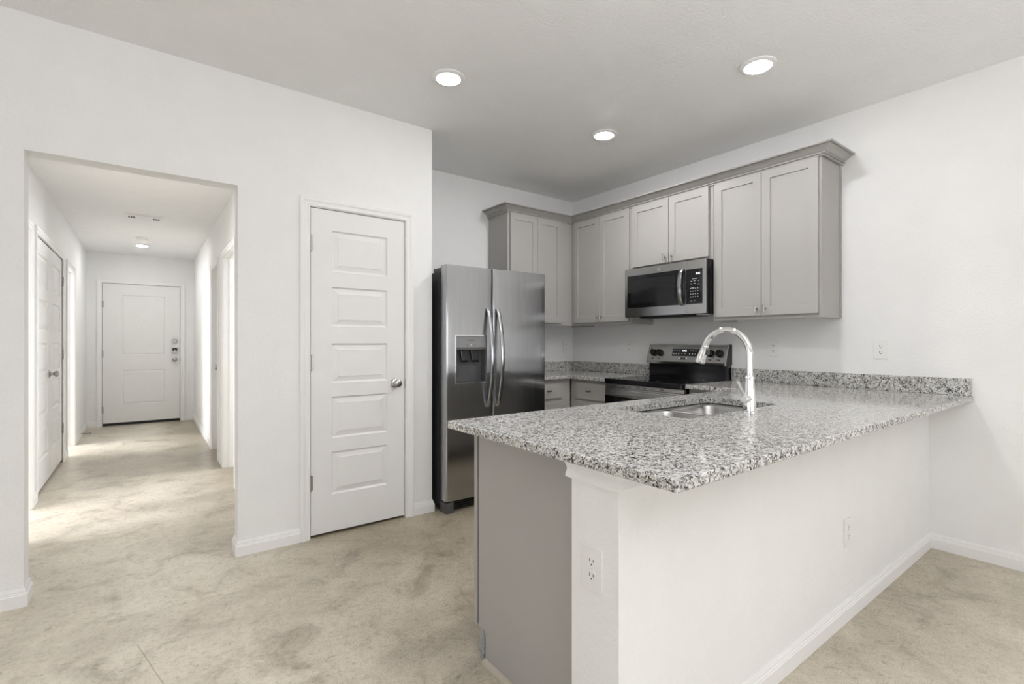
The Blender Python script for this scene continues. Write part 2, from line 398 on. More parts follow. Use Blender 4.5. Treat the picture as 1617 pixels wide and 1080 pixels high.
# ------------------------------------------------------------------ room shell
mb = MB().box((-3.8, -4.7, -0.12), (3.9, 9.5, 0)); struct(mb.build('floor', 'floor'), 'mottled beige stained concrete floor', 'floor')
mb = MB().box((-3.8, -4.7, CE), (3.9, 3.24, CE + 0.1)).box((1.525, 3.24, CE), (3.9, 4.02, CE + 0.1))
struct(mb.build('ceiling', 'ceil'), 'textured ceiling of the kitchen and living room', 'ceiling')
mb = MB().box((-3.8, 3.24, HC), (1.525, 9.5, HC + 0.1)).box((1.525, 4.02, HC), (3.9, 9.5, HC + 0.1))
struct(mb.build('ceiling', 'ceil'), 'lower smooth ceiling over the hallway', 'ceiling')
# wall with the hall opening and the pantry door
PX0, PX1, PZ = 0.808, 1.434, 2.056
mb = MB()
for a, b in (((-3.8, 0), (-0.451, CE)), ((-0.451, 2.11), (0.416, CE)), ((0.416, 0), (PX0 - 0.018, CE)), ((PX0 - 0.018, PZ + 0.018), (PX1 + 0.018, CE)), ((PX1 + 0.018, 0), (1.64, CE))):
    mb.box((a[0], YD, a[1]), (b[0], YD + WT, b[1]))
struct(mb.build('wall_middle', 'wall'), 'white textured wall holding the hallway opening and pantry door', 'wall')
mb = MB().box((1.525, YD + WT, 0), (1.64, YB, CE)); struct(mb.build('wall_pantry', 'wall'), 'short return wall beside the refrigerator', 'wall')
mb = MB().box((0.715, YB, 0), (XR, YB + WT, CE)); struct(mb.build('wall_back', 'wall'), 'white kitchen wall behind the refrigerator', 'wall')
mb = MB().box((XR, -4.7, 0), (XR + 0.12, 9.5, CE)); struct(mb.build('wall_right', 'wall'), 'white textured wall behind range and upper cabinets', 'wall')
def holed(name, u0, u1, fr, holes, h, label, t=WT):
    """wall in frame fr, face at n=0; holes (u0,u1,v0,v1)"""
    mb = MB(fr); hs = sorted(holes); cur = u0
    for a, b, c, d in hs:
        mb.box((cur, 0, -t), (a, h, 0))
        if c > 0: mb.box((a, 0, -t), (b, c, 0))
        mb.box((a, d, -t), (b, h, 0)); cur = b
    mb.box((cur, 0, -t), (u1, h, 0))
    return struct(mb.build(name, 'wall'), label, 'wall')
holed('wall_front', -3.8, 3.8, Frame((0, -4.5, 0), (1, 0, 0), (0, 0, 1), (0, 1, 0)), [(-2.4, 0.0, 0.55, 1.90), (0.5, 2.9, 0.55, 1.90)], CE, 'living room wall behind the camera', 0.12)
holed('wall_left', -4.5, 9.5, face_px(-3.68, 0), [(-1.9, -0.1, 0.75, 2.15), (0.5, 2.5, 0.55, 1.95), (4.15, 5.65, 0.85, 2.15), (7.05, 8.55, 0.85, 2.15)], CE, 'far left outer wall', 0.12)
# hallway walls and their doorways
DH = 2.05
D1 = (4.15, 4.98); DC = (5.235, 6.725); D2 = (7.03, 7.74); R1 = (4.72, 5.51); R2 = (5.93, 6.53)
holed('wall_hall_left', YD + WT, YE + 0.1, face_px(XHL, 0), [(*D1, 0, DH), (*DC, 0, DH), (*D2, 0, DH)], HC, 'left wall of the hallway')
holed('wall_hall_right', -(YE + 0.1), -(YD + WT), face_x(XHR, 0), [(-R1[1], -R1[0], 0, DH), (-R2[1], -R2[0], 0, DH)], HC, 'right wall of the hallway')
EX0, EX1 = -0.503, 0.420
holed('wall_hall_end', XHL - WT, XHR + WT, face_y(0, YE), [(EX0, EX1, 0, 2.068)], HC, 'end wall of the hallway around the front door')
mb = MB().box((-3.8, YE + 0.4, 0), (3.9, YE + 0.5, HC)).box((-3.8, 6.2, 0), (XHL - WT - 0.65, 6.3, HC)).box((XHR + WT, 6.9, 0), (XR, 7.0, HC)).box((XHR + WT, 5.69, 0), (3.4, 5.75, HC))
struct(mb.build('wall_rooms', 'wall'), 'partition walls of the rooms off the hallway', 'wall')
mb = MB().box((XHL - WT - 0.65, DC[0] - 0.12, 0), (XHL - WT - 0.6, DC[1] + 0.12, HC)).box((XHL - WT - 0.6, DC[0] - 0.12, 0), (XHL - WT, DC[0] - 0.06, HC)).box((XHL - WT - 0.6, DC[1] + 0.06, 0), (XHL - WT, DC[1] + 0.12, HC))
struct(mb.build('wall_closet', 'wall'), 'inner walls of the hallway closet', 'wall')
# windows behind the camera and in the bedrooms
def window(fr, u0, u1, v0, v1, k, label):
    w = thing('window_%d' % k, fr(((u0 + u1) / 2, v0, 0)), label, 'window', kind='structure')
    f = MB(fr)
    for a, b in (((u0, v0), (u0 + 0.05, v1)), ((u1 - 0.05, v0), (u1, v1)), ((u0 + 0.05, v0), (u1 - 0.05, v0 + 0.05)), ((u0 + 0.05, v1 - 0.05), (u1 - 0.05, v1)), ((u0 + 0.05, (v0 + v1) / 2 - 0.02), (u1 - 0.05, (v0 + v1) / 2 + 0.02))):
        f.box((a[0], a[1], -0.10), (b[0], b[1], -0.05))
    f.build('window_frame', 'trim', w); MB(fr).box((u0 + 0.05, v0 + 0.05, -0.08), (u1 - 0.05, v1 - 0.05, -0.075)).build('pane', 'pane', w)
    MB(fr).box((u0 - 0.03, v0 - 0.03, 0), (u1 + 0.03, v0 - 0.001, 0.04)).build('window_sill', 'trim', w)
FW = Frame((0, -4.5, 0), (1, 0, 0), (0, 0, 1), (0, 1, 0))
window(FW, -2.4, 0.0, 0.55, 1.90, 1, 'window in the wall behind the camera, left one')
window(FW, 0.5, 2.9, 0.55, 1.90, 2, 'window in the wall behind the camera, right one')
window(face_px(-3.68, 0), -1.9, -0.1, 0.75, 2.15, 3, 'living room window in the far left wall')
window(face_px(-3.68, 0), 0.5, 2.5, 0.55, 1.95, 6, 'unseen window added in the far left wall to carry a fill light')
window(face_px(-3.68, 0), 4.15, 5.65, 0.85, 2.15, 4, 'bedroom window behind the first hall doorway')
window(face_px(-3.68, 0), 7.05, 8.55, 0.85, 2.15, 5, 'bedroom window behind the second hall doorway')

# baseboards
def base(name, pts, side, label):
    return struct(MB().sweep(pts, BASE, side).build(name, 'trim'), label, 'baseboard')
base('baseboard_left', [(-3.68, YD, 0), (-0.451, YD, 0), (-0.451, YD + WT, 0), (XHL, YD + WT, 0), (XHL, D1[0] - 0.06, 0)], 1, 'white baseboard left of the hallway opening')
base('baseboard_middle', [(XHR, R1[0] - 0.06, 0), (XHR, YD + WT, 0), (0.416, YD + WT, 0), (0.416, YD, 0), (PX0 - 0.052, YD, 0)], 1, 'white baseboard between hallway opening and pantry door')
base('baseboard_pantry', [(PX1 + 0.045, YD, 0), (1.64, YD, 0), (1.64, YB, 0)], 1, 'short white baseboard right of the pantry door')
base('baseboard_right', [(XR, 0.845, 0), (XR, -4.5, 0)], 1, 'white baseboard along the right wall')
base('baseboard_hall_left', [(XHL, D2[1] + 0.06, 0), (XHL, YE, 0), (EX0 - 0.06, YE, 0)], 1, 'white baseboard in the far left corner of the hall')
base('baseboard_hall_left', [(XHL, D1[1] + 0.06, 0), (XHL, DC[0] - 0.06, 0)], 1, 'white baseboard between first doorway and closet doors')
base('baseboard_hall_left', [(XHL, DC[1] + 0.06, 0), (XHL, D2[0] - 0.06, 0)], 1, 'white baseboard beyond the hall closet doors')
base('baseboard_hall_right', [(EX1 + 0.06, YE, 0), (XHR, YE, 0), (XHR, R2[1] + 0.06, 0)], 1, 'white baseboard along the hall wall right of the front door')
base('baseboard_hall_right', [(XHR, R2[0] - 0.06, 0), (XHR, R1[1] + 0.06, 0)], 1, 'white baseboard between the right hall doorways')

# ------------------------------------------------------------------ doors
def casing(fr, u0, u1, v1, parent):
    pts = [fr((u0, 0, 0)), fr((u0, v1, 0)), fr((u1, v1, 0)), fr((u1, 0, 0))]
    return MB().sweep(pts, CAS, -1, up=tuple(fr.N)).build('door_casing', 'trim', parent)
def jamb(fr, u0, u1, v1, parent, stop=None, t=WT):
    m = MB(fr); j = 0.018
    m.box((u0 - j, 0, -t), (u0, v1 + j, 0.002)).box((u1, 0, -t), (u1 + j, v1 + j, 0.002)).box((u0, v1, -t), (u1, v1 + j, 0.002))
    if stop:
        a, b = stop
        m.box((u0, 0, -b), (u0 + 0.011, v1, -a)).box((u1 - 0.011, 0, -b), (u1, v1, -a)).box((u0 + 0.011, v1 - 0.011, -b), (u1 - 0.011, v1, -a))
    return m.build('door_jamb', 'trim', parent)
def hinge(fr, u, v, parent, n=0.0):
    m = MB(fr); m.tube([(u, v - 0.045, n + 0.006), (u, v + 0.045, n + 0.006)], 0.0055, 10)
    m.box((u - 0.012, v - 0.044, n - 0.002), (u + 0.012, v + 0.044, n + 0.002)).tube([(u, v - 0.05, n + 0.006), (u, v - 0.045, n + 0.006)], 0.004, 8).tube([(u, v + 0.045, n + 0.006), (u, v + 0.05, n + 0.006)], 0.004, 8)
    return m.build('hinge', 'nickel', parent, smooth=35)
def knob_round(fr, u, v, parent, n=0.0):
    m = MB(fr); m.lathe([(0.0325, n), (0.0325, n + 0.004), (0.026, n + 0.010), (0.013, n + 0.013), (0.011, n + 0.026), (0.014, n + 0.032), (0.024, n + 0.038), (0.0265, n + 0.047), (0.0255, n + 0.056), (0.019, n + 0.062), (0.010, n + 0.064), (0.001, n + 0.0645)], (u, v, 0), 2, 28)
    return m.build('door_knob', 'nickel', parent, smooth=40)
MOULD = [(0.007, 0.0105), (0.012, 0.0115), (0.040, 0.0045), (0.042, 0.0025)]
# door_1: the pantry door
f = face_y(0, YD)
d1 = thing('door_1', (PX0 + 0.31, YD, 0), 'white five-panel pantry door between hallway opening and refrigerator', 'door', kind='structure')
jamb(f, PX0, PX1, PZ, d1, (0.042, 0.075)); casing(f, PX0 - 0.004, PX1 + 0.004, PZ + 0.004, d1)
zs = [(1.664, 1.925), (1.318, 1.568), (0.958, 1.209), (0.609, 0.872), (0.252, 0.522)]
slab = MB(f); slab.panels(PX0 + 0.004, PX1 - 0.004, 0.018, PZ - 0.004, 0.035, [(0.938, 1.306, a, b) for a, b in zs], MOULD)
slab.v = [v + Vector((0, 0.004, 0)) for v in slab.v]
d1s = slab.build('door_slab', 'door', d1)
for v in (1.83, 1.09, 0.345): hinge(f, PX0 + 0.001, v, d1)
knob_round(f, 1.362, 0.937, d1s, -0.004)
MB(f).box((PX1 - 0.004, 0.90, -0.020), (PX1 + 0.002, 0.96, -0.002)).build('strike_plate', 'nickel', d1)
# door_2: front door at the end of the hall
f = face_y(0, YE)
d2 = thing('door_2', (-0.04, YE, 0), 'white two-panel front door at the end of the hallway', 'door', kind='structure')
jamb(f, EX0, EX1, 2.068, d2, (0.05, 0.08)); casing(f, EX0 - 0.004, EX1 + 0.004, 2.072, d2)
slab = MB(f); slab.panels(EX0 + 0.004, EX1 - 0.004, 0.040, 2.064, 0.044, [(-0.286, 0.225, 1.022, 1.905), (-0.286, 0.225, 0.298, 0.800)], [(0.008, 0.006), (0.014, 0.006), (0.030, 0.002)])
slab.v = [v + Vector((0, 0.006, 0)) for v in slab.v]
s2 = slab.build('door_slab', 'door', d2)
MB(f).box((EX0 + 0.004, 0.004, -0.046), (EX1 - 0.004, 0.040, -0.004)).build('door_sweep', 'dark', d2)
for v in (1.762, 1.044, 0.235): hinge(f, EX0 + 0.002, v, d2)
knob_round(f, 0.352, 0.945, s2, -0.006)
MB(f).lathe([(0.034, -0.006), (0.034, 0.006), (0.028, 0.014), (0.001, 0.015)], (0.350, 1.228, 0), 2, 24).box((0.344, 1.212, 0.012), (0.356, 1.244, 0.030)).build('deadbolt', 'nickel', s2, smooth=35)
MB(f).box((0.318, 1.045, -0.006), (0.384, 1.130, 0.016)).build('keypad_lock', 'nickel', s2, bevel=0.003)
MB(f).box((0.321, 1.080, 0.016), (0.343, 1.127, 0.019)).box((0.359, 1.080, 0.016), (0.381, 1.127, 0.019)).box((0.343, 1.102, 0.016), (0.359, 1.127, 0.019)).build('keypad_face', 'black', s2)
MB(f).lathe([(0.011, -0.006), (0.011, 0.0), (0.004, 0.002)], (-0.044, 1.538, 0), 2, 14).build('peephole', 'chrome', s2, smooth=35)
for v in (1.228, 1.09, 0.945): MB(f).box((EX1 - 0.003, v - 0.03, -0.012), (EX1 + 0.008, v + 0.03, 0.004)).build('strike_plate', 'nickel', d2)
# door_3: closet double doors in the hall's left wall
f = face_px(XHL, 0)
d3 = thing('door_3', (XHL, sum(DC) / 2, 0), 'pair of white five-panel closet doors in the left hall wall', 'door', kind='structure')
jamb(f, *DC, DH, d3, (0.045, 0.08)); casing(f, DC[0] - 0.004, DC[1] + 0.004, DH + 0.004, d3)
mid = 5.975
for k, (a, b) in enumerate(((DC[0] + 0.003, mid - 0.002), (mid + 0.002, DC[1] - 0.003))):
    slab = MB(f); slab.panels(a, b, 0.03, DH - 0.004, 0.035, [(a + 0.13, b - 0.13, p, q) for p, q in zs], MOULD)
    slab.v = [v + Vector((-0.004, 0, 0)) for v in slab.v]
    s3 = slab.build('door_slab', 'door', d3)
    if k == 0: knob_round(f, mid - 0.07, 0.937, s3, -0.004)
    for v in (1.83, 1.09, 0.345): hinge(f, a if k == 0 else b, v, d3)
MB(f).box((mid - 0.06, DH - 0.012, -0.03), (mid - 0.02, DH, -0.005)).box((mid + 0.02, DH - 0.012, -0.03), (mid + 0.06, DH, -0.005)).build('ball_catch', 'nickel', d3)
# open doorways of the hall
for k, (fr, (a, b), lab) in enumerate(((face_px(XHL, 0), D1, 'bright open doorway nearest on the left of the hallway'), (face_px(XHL, 0), D2, 'bright open doorway beyond the closet doors'),
                                      (face_x(XHR, 0), (-R1[1], -R1[0]), 'open doorway nearest on the right of the hallway'))):
    d = thing('door_%d' % (4 + k), fr(((a + b) / 2, 0, 0)), lab, 'doorway', kind='structure')
    jamb(fr, a + 0.018, b - 0.018, DH - 0.018, d, (0.045, 0.08)); casing(fr, a + 0.014, b - 0.014, DH - 0.014, d)
# door_7: recessed door on the right of the hall
f = face_x(XHR, 0); a, b = -R2[1] + 0.018, -R2[0] - 0.018
d7 = thing('door_7', f(((a + b) / 2, 0, 0)), 'recessed white door at the far right of the hallway, seen edge-on', 'door', kind='structure')
jamb(f, a, b, DH - 0.018, d7); casing(f, a - 0.004, b + 0.004, DH - 0.014, d7)
s7 = MB(f).box((a + 0.012, 0.03, -0.112), (b - 0.004, DH - 0.022, -0.077)).build('door_slab', 'door', d7)
MB(f).box((a + 0.012, 0.0, -0.14), (b - 0.004, 0.03, -0.07)).build('threshold', 'shoe', d7)
knob_round(f, a + 0.075, 0.93, s7, -0.077)
MB(f).lathe([(0.03, -0.077), (0.03, -0.06), (0.024, -0.052), (0.001, -0.05)], (a + 0.075, 1.16, 0), 2, 20).build('deadbolt', 'nickel', s7, smooth=35)
MB(f).box((a + 0.0, 0.02, -0.077), (a + 0.012, DH - 0.025, -0.073)).build('slab_gap_shade', 'dark', d7)  # dark strip painting the shade in the gap beside the slab
# bare doorstop on the hall floor
t = thing('door_stop', (XHL + 0.014, 8.32, 0.05), 'small thin doorstop poking from the baseboard near the front door', 'doorstop')
MB().tube([(XHL + 0.016, 8.32, 0.05), (XHL + 0.10, 8.30, 0.05)], 0.005, 10).build('rod', 'nickel', t, smooth=40)
MB().tube([(XHL + 0.095, 8.302, 0.05), (XHL + 0.115, 8.298, 0.05)], 0.010, 12).build('tip', 'roughgrey', t, smooth=40)

# ------------------------------------------------------------------ ceiling lamps, vent, detector
def lamp(x, y, z, label, mat='lens_near', r=0.068, group='recessed ceiling lights'):
    t = thing('ceiling_light', (x, y, z), label, 'ceiling light', group)
    MB().lathe([(r + 0.026, z - 0.0005), (r + 0.025, z - 0.006), (r + 0.012, z - 0.013), (r, z - 0.012), (r - 0.001, z - 0.006)], (x, y, 0), 2, 40).build('trim_ring', 'trim', t, smooth=40)
    MB().lathe([(r, z - 0.0125), (r * 0.8, z - 0.0165), (r * 0.45, z - 0.0185), (0.002, z - 0.019)], (x, y, 0), 2, 36).build('lens', mat, t, smooth=50)
lamp(1.388, 2.488, CE, 'round recessed light nearest the pantry door', 'lens_pantry')
lamp(2.685, 1.350, CE, 'round recessed light above the sink peninsula, largest of the three', 'lens_sink')
lamp(2.682, 2.483, CE, 'round recessed light in front of the corner cabinets', 'lens_corner')
lamp(1.388, 1.345, CE, 'round recessed light just above the top of the picture', 'lens_near')
lamp(-0.042, 8.18, HC, 'small glowing light on the hallway ceiling before the front door', 'lens2', 0.062, None)
t = thing('smoke_detector', (-0.036, 7.60, HC), 'white round smoke detector on the hallway ceiling behind the light', 'smoke detector')
MB().lathe([(0.068, HC - 0.0005), (0.068, HC - 0.010), (0.060, HC - 0.014)], (-0.036, 7.60, 0), 2, 32).build('mounting_base', 'trim', t, smooth=40)
MB().lathe([(0.058, HC - 0.014), (0.060, HC - 0.022), (0.052, HC - 0.038), (0.022, HC - 0.042), (0.001, HC - 0.042)], (-0.036, 7.60, 0), 2, 32).build('cover', 'trim', t, smooth=40)
t = thing('ceiling_vent', (-0.02, 6.33, HC), 'white rectangular air vent on the hallway ceiling', 'vent')
vx0, vx1, vy0, vy1 = -0.185, 0.150, 6.20, 6.46
MB().box((vx0, vy0, HC - 0.004), (vx1, vy1, HC - 0.0005)).build('flange', 'trim', t)
MB().box((vx0 + 0.03, vy0 + 0.03, HC - 0.010), (vx1 - 0.03, vy1 - 0.03, HC - 0.004)).build('damper_face', 'trim', t)
for k in range(6):
    x = (vx0 + 0.040 + k * 0.020) if k < 3 else (vx1 - 0.092 + (k - 3) * 0.020)
    MB().box((x, vy0 + 0.10, HC - 0.0115), (x + 0.012, vy1 - 0.09, HC - 0.0102)).build('slot', 'dark', t)
    MB().add([(x + 0.012, vy0 + 0.10, HC - 0.0102), (x + 0.012, vy1 - 0.09, HC - 0.0102), (x + 0.017, vy1 - 0.09, HC - 0.016), (x + 0.017, vy0 + 0.10, HC - 0.016), (x + 0.014, vy0 + 0.10, HC - 0.0102), (x + 0.014, vy1 - 0.09, HC - 0.0102), (x + 0.019, vy1 - 0.09, HC - 0.016), (x + 0.019, vy0 + 0.10, HC - 0.016)],
             [(0, 3, 2, 1), (4, 5, 6, 7), (0, 1, 5, 4), (1, 2, 6, 5), (2, 3, 7, 6), (3, 0, 4, 7)]).build('louver', 'trim', t)

# ------------------------------------------------------------------ peninsula knee wall
KX, KY, KY2 = 0.967, 0.845, 1.019; KT = 0.884
mb = MB().box((KX, KY, 0), (XR, KY2, KT)); struct(mb.build('wall_peninsula', 'wall'), 'white knee wall carrying the granite peninsula counter', 'wall')
base('baseboard_peninsula', [(KX, KY2, 0), (KX, KY, 0), (XR, KY, 0)], 1, 'white baseboard at the foot of the knee wall')
CAP = [(0, -0.048), (0.013, -0.047), (0.014, -0.040), (0.008, -0.028), (0.009, -0.018), (0.017, -0.006), (0.018, 0.0), (0, 0.0)]
struct(MB().sweep([(KX, KY2 + 0.012, KT), (KX, KY, KT), (XR, KY, KT)], CAP, 1).build('trim_1', 'wall', smooth=50), 'white cove moulding under the peninsula counter', 'moulding')

# ------------------------------------------------------------------ countertops
def counter(poly, name, label):
    return MB().prism(poly, 0.884, 0.914).build(name, 'granite', bevel=0.004, seg=2)
def splash(parent, a, b): return MB().box(a, b).build('backsplash', 'granite', parent, bevel=0.002)
CX = 3.071
main = counter([(0.933, 0.648), (XR - 0.0005, 0.648), (XR - 0.0005, 2.066), (CX, 2.066), (CX, 1.68), (0.933, 1.68)], 'countertop', '')
tag(main, 'speckled grey granite peninsula countertop with sink cutout', 'countertop')
cutter = MB().prism(rrect(1.71, 2.48, 1.14, 1.53, 0.055), 0.80, 1.0).build('c', 'granite'); WORLD.pop('c', None)
cut(main, cutter)
splash(main, (XR - 0.021, 0.654, 0.9142), (XR - 0.0005, 2.066, 1.011))
corner = counter([(2.607, 3.255), (CX, 3.255), (CX, 2.834), (XR - 0.0005, 2.834), (XR - 0.0005, YB - 0.0005), (2.607, YB - 0.0005)], 'countertop', '')
tag(corner, 'speckled granite countertop in the corner between refrigerator and range', 'countertop')
splash(corner, (XR - 0.021, 2.834, 0.9142), (XR - 0.0005, YB - 0.022, 1.011)); splash(corner, (2.607, YB - 0.021, 0.9142), (XR - 0.0005, YB - 0.0005, 1.011))

# ------------------------------------------------------------------ sink and faucet
def bowl(x0, x1, y0, y1, z1, z0, r=0.055):
    seg = 6; rings = [(0.0, z1, r), (0.004, z1 - 0.01, r), (0.010, z0 + 0.04, r), (0.022, z0 + 0.012, r), (0.05, z0, r * 0.8), (0.12, z0 - 0.003, r * 0.4)]
    V, Fc = [], []
    for ins, z, rr in rings: V += [(x, y, z) for x, y in rrect(x0 + ins, x1 - ins, y0 + ins, y1 - ins, max(rr - ins * 0.4, 0.01), seg)]
    n = 4 * (seg + 1)
    for i in range(len(rings) - 1):
        for k in range(n): Fc.append((i * n + k, i * n + (k + 1) % n, (i + 1) * n + (k + 1) % n, (i + 1) * n + k))
    Fc.append(tuple(range((len(rings) - 1) * n, len(rings) * n)))
    return V, Fc
snk = thing('sink', (2.095, 1.335, 0.68), 'stainless steel double bowl sink set into the granite', 'sink')
sx0, sx1, sy0, sy1, sm = 1.700, 2.490, 1.130, 1.540, 2.13
for nm, (a, b) in (('bowl', (sx0, sm - 0.010)), ('bowl', (sm + 0.010, sx1))):
    V, Fc = bowl(a, b, sy0, sy1, 0.868, 0.69)
    o = MB().add(V, Fc).build(nm, 'sink', snk, smooth=50, fix=False)
    o.data.flip_normals()
    cx = (a + b) / 2
    MB().lathe([(0.045, 0.6885), (0.045, 0.691), (0.034, 0.690), (0.030, 0.6875), (0.001, 0.6875)], (cx, 1.335, 0), 2, 24).build('drain', 'chrome', snk, smooth=35)
# rim flange with the divider
m = MB(); m.box((sm - 0.013, sy0, 0.860), (sm + 0.013, sy1, 0.8725))
o = m.build('divider', 'nickel_bright', snk, bevel=0.004)
m = MB()
outer = rrect(sx0 - 0.02, sx1 + 0.02, sy0 - 0.02, sy1 + 0.02, 0.06); inner = rrect(sx0, sx1, sy0, sy1, 0.055); n = len(outer)
m.add([(x, y, 0.8835) for x, y in outer] + [(x, y, 0.8835) for x, y in inner] + [(x, y, 0.867) for x, y in inner], [(k, (k + 1) % n, n + (k + 1) % n, n + k) for k in range(n)] + [(n + k, n + (k + 1) % n, 2 * n + (k + 1) % n, 2 * n + k) for k in range(n)])
m.build('flange', 'sink', snk, smooth=30)
# dark band painting the shade of the gap between granite and sink rim
m = MB(); q0 = rrect(1.7085, 2.4815, 1.1385, 1.5315, 0.056); n = len(q0)
m.add([(x, y, 0.8838) for x, y in q0] + [(x, y, 0.8775) for x, y in q0], [(k, (k + 1) % n, n + (k + 1) % n, n + k) for k in range(n)])
m.build('rim_gap_shade', 'dark', snk, fix=False)
fx, fy, fz = 2.107, 1.095, 0.9142
fc = thing('faucet', (fx, fy, fz), 'tall chrome gooseneck faucet standing behind the sink', 'faucet')
MB().lathe([(0.031, fz), (0.031, fz + 0.003), (0.027, fz + 0.007), (0.0265, fz + 0.03), (0.0225, fz + 0.09), (0.0185, fz + 0.140)], (fx, fy, 0), 2, 32).build('body', 'chrome', fc, smooth=40)
MB().lathe([(0.0185, fz + 0.140), (0.0215, fz + 0.142), (0.0215, fz + 0.150), (0.0185, fz + 0.152), (0.0165, fz + 0.158)], (fx, fy, 0), 2, 32).build('collar', 'chrome', fc, smooth=40)
pts = [(fx, fy, fz + 0.150), (fx, fy, fz + 0.20), (fx, fy, 1.165)]
RR = 0.110
for k in range(1, 17):
    a = R(180 - 160 * k / 16); pts.append((fx, fy + RR + RR * math.cos(a), 1.165 + RR * math.sin(a)))
MB().tube(pts, 0.0138, 20).build('spout', 'chrome', fc, smooth=50)
e = Vector(pts[-1]); dd = Vector((0, 0.342, -0.94))
MB().tube([e, e + dd * 0.004, e + dd * 0.006, e + dd * 0.020, e + dd * 0.060, e + dd * 0.080, e + dd * 0.086], [0.0145, 0.0165, 0.0155, 0.0165, 0.0215, 0.0235, 0.0215], 28).build('spray_head', 'chrome', fc, smooth=40)
MB().box((fx - 0.006, e.y - 0.0195, e.z - 0.045), (fx + 0.006, e.y - 0.004, e.z - 0.018)).build('spray_button', 'greyplastic', fc, bevel=0.002)
MB().tube([(fx - 0.015, fy, 0.972), (fx - 0.045, fy, 0.972), (fx - 0.050, fy, 0.972)], [0.0185, 0.0185, 0.015], 24).build('valve', 'chrome', fc, smooth=40)
MB().tube([(fx - 0.040, fy, 0.985), (fx - 0.056, fy, 1.000), (fx - 0.100, fy, 1.050), (fx - 0.103, fy, 1.054)], [0.0075, 0.0055, 0.0065, 0.0055], 16).build('lever', 'chrome', fc, smooth=45)

# ------------------------------------------------------------------ cabinets
SH = [(0.0012, 0.0075), (0.0024, 0.008)]
def pull(fr, u, v, parent, vert=True, n=0.0):
    m = MB(fr); m.tube([(u, v, n), (u, v, n + 0.027)], [0.0065, 0.0045], 12)
    if vert: m.tube([(u, v - 0.025, n + 0.029), (u, v + 0.025, n + 0.029)], 0.0065, 12)
    else: m.tube([(u - 0.025, v, n + 0.029), (u + 0.025, v, n + 0.029)], 0.0065, 12)
    return m.build('pull', 'nickel', parent, smooth=40)
def cabinet(name, fr, u0, u1, v0, v1, depth, label, doors=(), drawers=(), rec=0.022, base=False, rail=0.057, nosides=False):
    """fr: n=0 is the plane of the face frame; doors lie on n 0..0.020"""
    t = thing(name, fr(((u0 + u1) / 2, v0, -depth / 2)), label, 'cabinet', 'grey base cabinets' if base else 'grey wall cabinets')
    b = MB(fr); w = 0.018
    b.box((u0, v0, -depth), (u0 + w, v1, -0.0195)).box((u1 - w, v0, -depth), (u1, v1, -0.0195))
    b.box((u0 + w, v0 + rec, -depth), (u1 - w, v0 + rec + w, -0.0195)).box((u0 + w, v0 + rec + w, -depth), (u1 - w, v1 - w, -depth + 0.006))
    if not base: b.box((u0 + w, v1 - w, -depth), (u1 - w, v1, -0.0195))
    b.build('carcass', 'cab', t)
    ff = MB(fr).box((u0, v0, -0.019), (u1, v1, 0))
    ff.build('face_frame', 'cab', t)
    for a, bb, c, d, side in doors:
        m = MB(fr); m.panels(a, bb, c, d, 0.0192, [(a + rail, bb - rail, c + rail, d - rail)], SH)
        m.v = [v + fr.N * 0.0202 for v in m.v]; o = m.build('cabinet_door', 'cab', t)
        if side: pull(fr, (bb - 0.028) if side == 'r' else (a + 0.028), (d - 0.07) if base else (c + 0.045), o, True, 0.0202)
    for a, bb, c, d in drawers:
        m = MB(fr).box((a, c, 0.001), (bb, d, 0.0202)); o = m.build('drawer_front', 'cab', t, bevel=0.0015)
        pull(fr, (a + bb) / 2, (c + d) / 2 + 0.003, o, False, 0.0202)
    return t
UD = 0.305; UZ0, UZ1 = 1.378, 2.415; DZ0, DZ1 = 1.404, 2.397
fr = face_x(XR - UD, 0)    # u = -y
cabinet('wall_cabinet', fr, -2.053, -1.310, UZ0, UZ1, UD - 0.001, 'grey two-door wall cabinet right of the microwave', [(-2.034, -1.685, DZ0, DZ1, 'r'), (-1.681, -1.324, DZ0, DZ1, 'l')])
MB().box((XR - 0.016, 1.302, UZ0), (XR - 0.0005, 1.3095, UZ1)).build('scribe_strip', 'cab', bpy.data.objects['wall_cabinet'])
cabinet('wall_cabinet', fr, -2.834, -2.054, 1.845, UZ1, UD - 0.001, 'short grey two-door wall cabinet directly above the microwave', [(-2.816, -2.440, 1.868, DZ1, 'r'), (-2.436, -2.084, 1.868, DZ1, 'l')])
cabinet('wall_cabinet', fr, -(YB - UD - 0.001), -2.835, UZ0, UZ1, UD - 0.001, 'grey two-door wall cabinet between the corner and the microwave', [(-3.548, -3.207, DZ0, DZ1, 'r'), (-3.203, -2.850, DZ0, DZ1, 'l')])
fr = face_y(0, YB - UD)
cabinet('wall_cabinet', fr, 2.615, XR - 0.001, UZ0, UZ1, UD - 0.001, 'grey two-door wall cabinet above and right of the refrigerator', [(2.638, 2.953, DZ0, DZ1, 'r'), (2.957, 3.262, DZ0, DZ1, 'l')])
CR = [(0, 0), (0.010, 0), (0.013, 0.003), (0.013, 0.007), (0.008, 0.009), (0.008, 0.0115), (0.016, 0.012), (0.019, 0.015), (0.017, 0.019), (0.012, 0.0205), (0.013, 0.023), (0.022, 0.027), (0.034, 0.035), (0.048, 0.045), (0.060, 0.050), (0.062, 0.051), (0.059, 0.053), (0.059, 0.055), (0.074, 0.0555), (0.077, 0.060), (0.075, 0.066), (0, 0.066)]
FX = XR - UD; FYb = YB - UD
crown = MB().sweep([(2.6145, YB - 0.0005, 2.398), (2.6145, FYb - 0.001, 2.398), (FX - 0.001, FYb - 0.001, 2.398), (FX - 0.001, 1.3012, 2.398), (XR - 0.0005, 1.3012, 2.398)], CR, 1).build('crown_molding', 'cab', smooth=22)
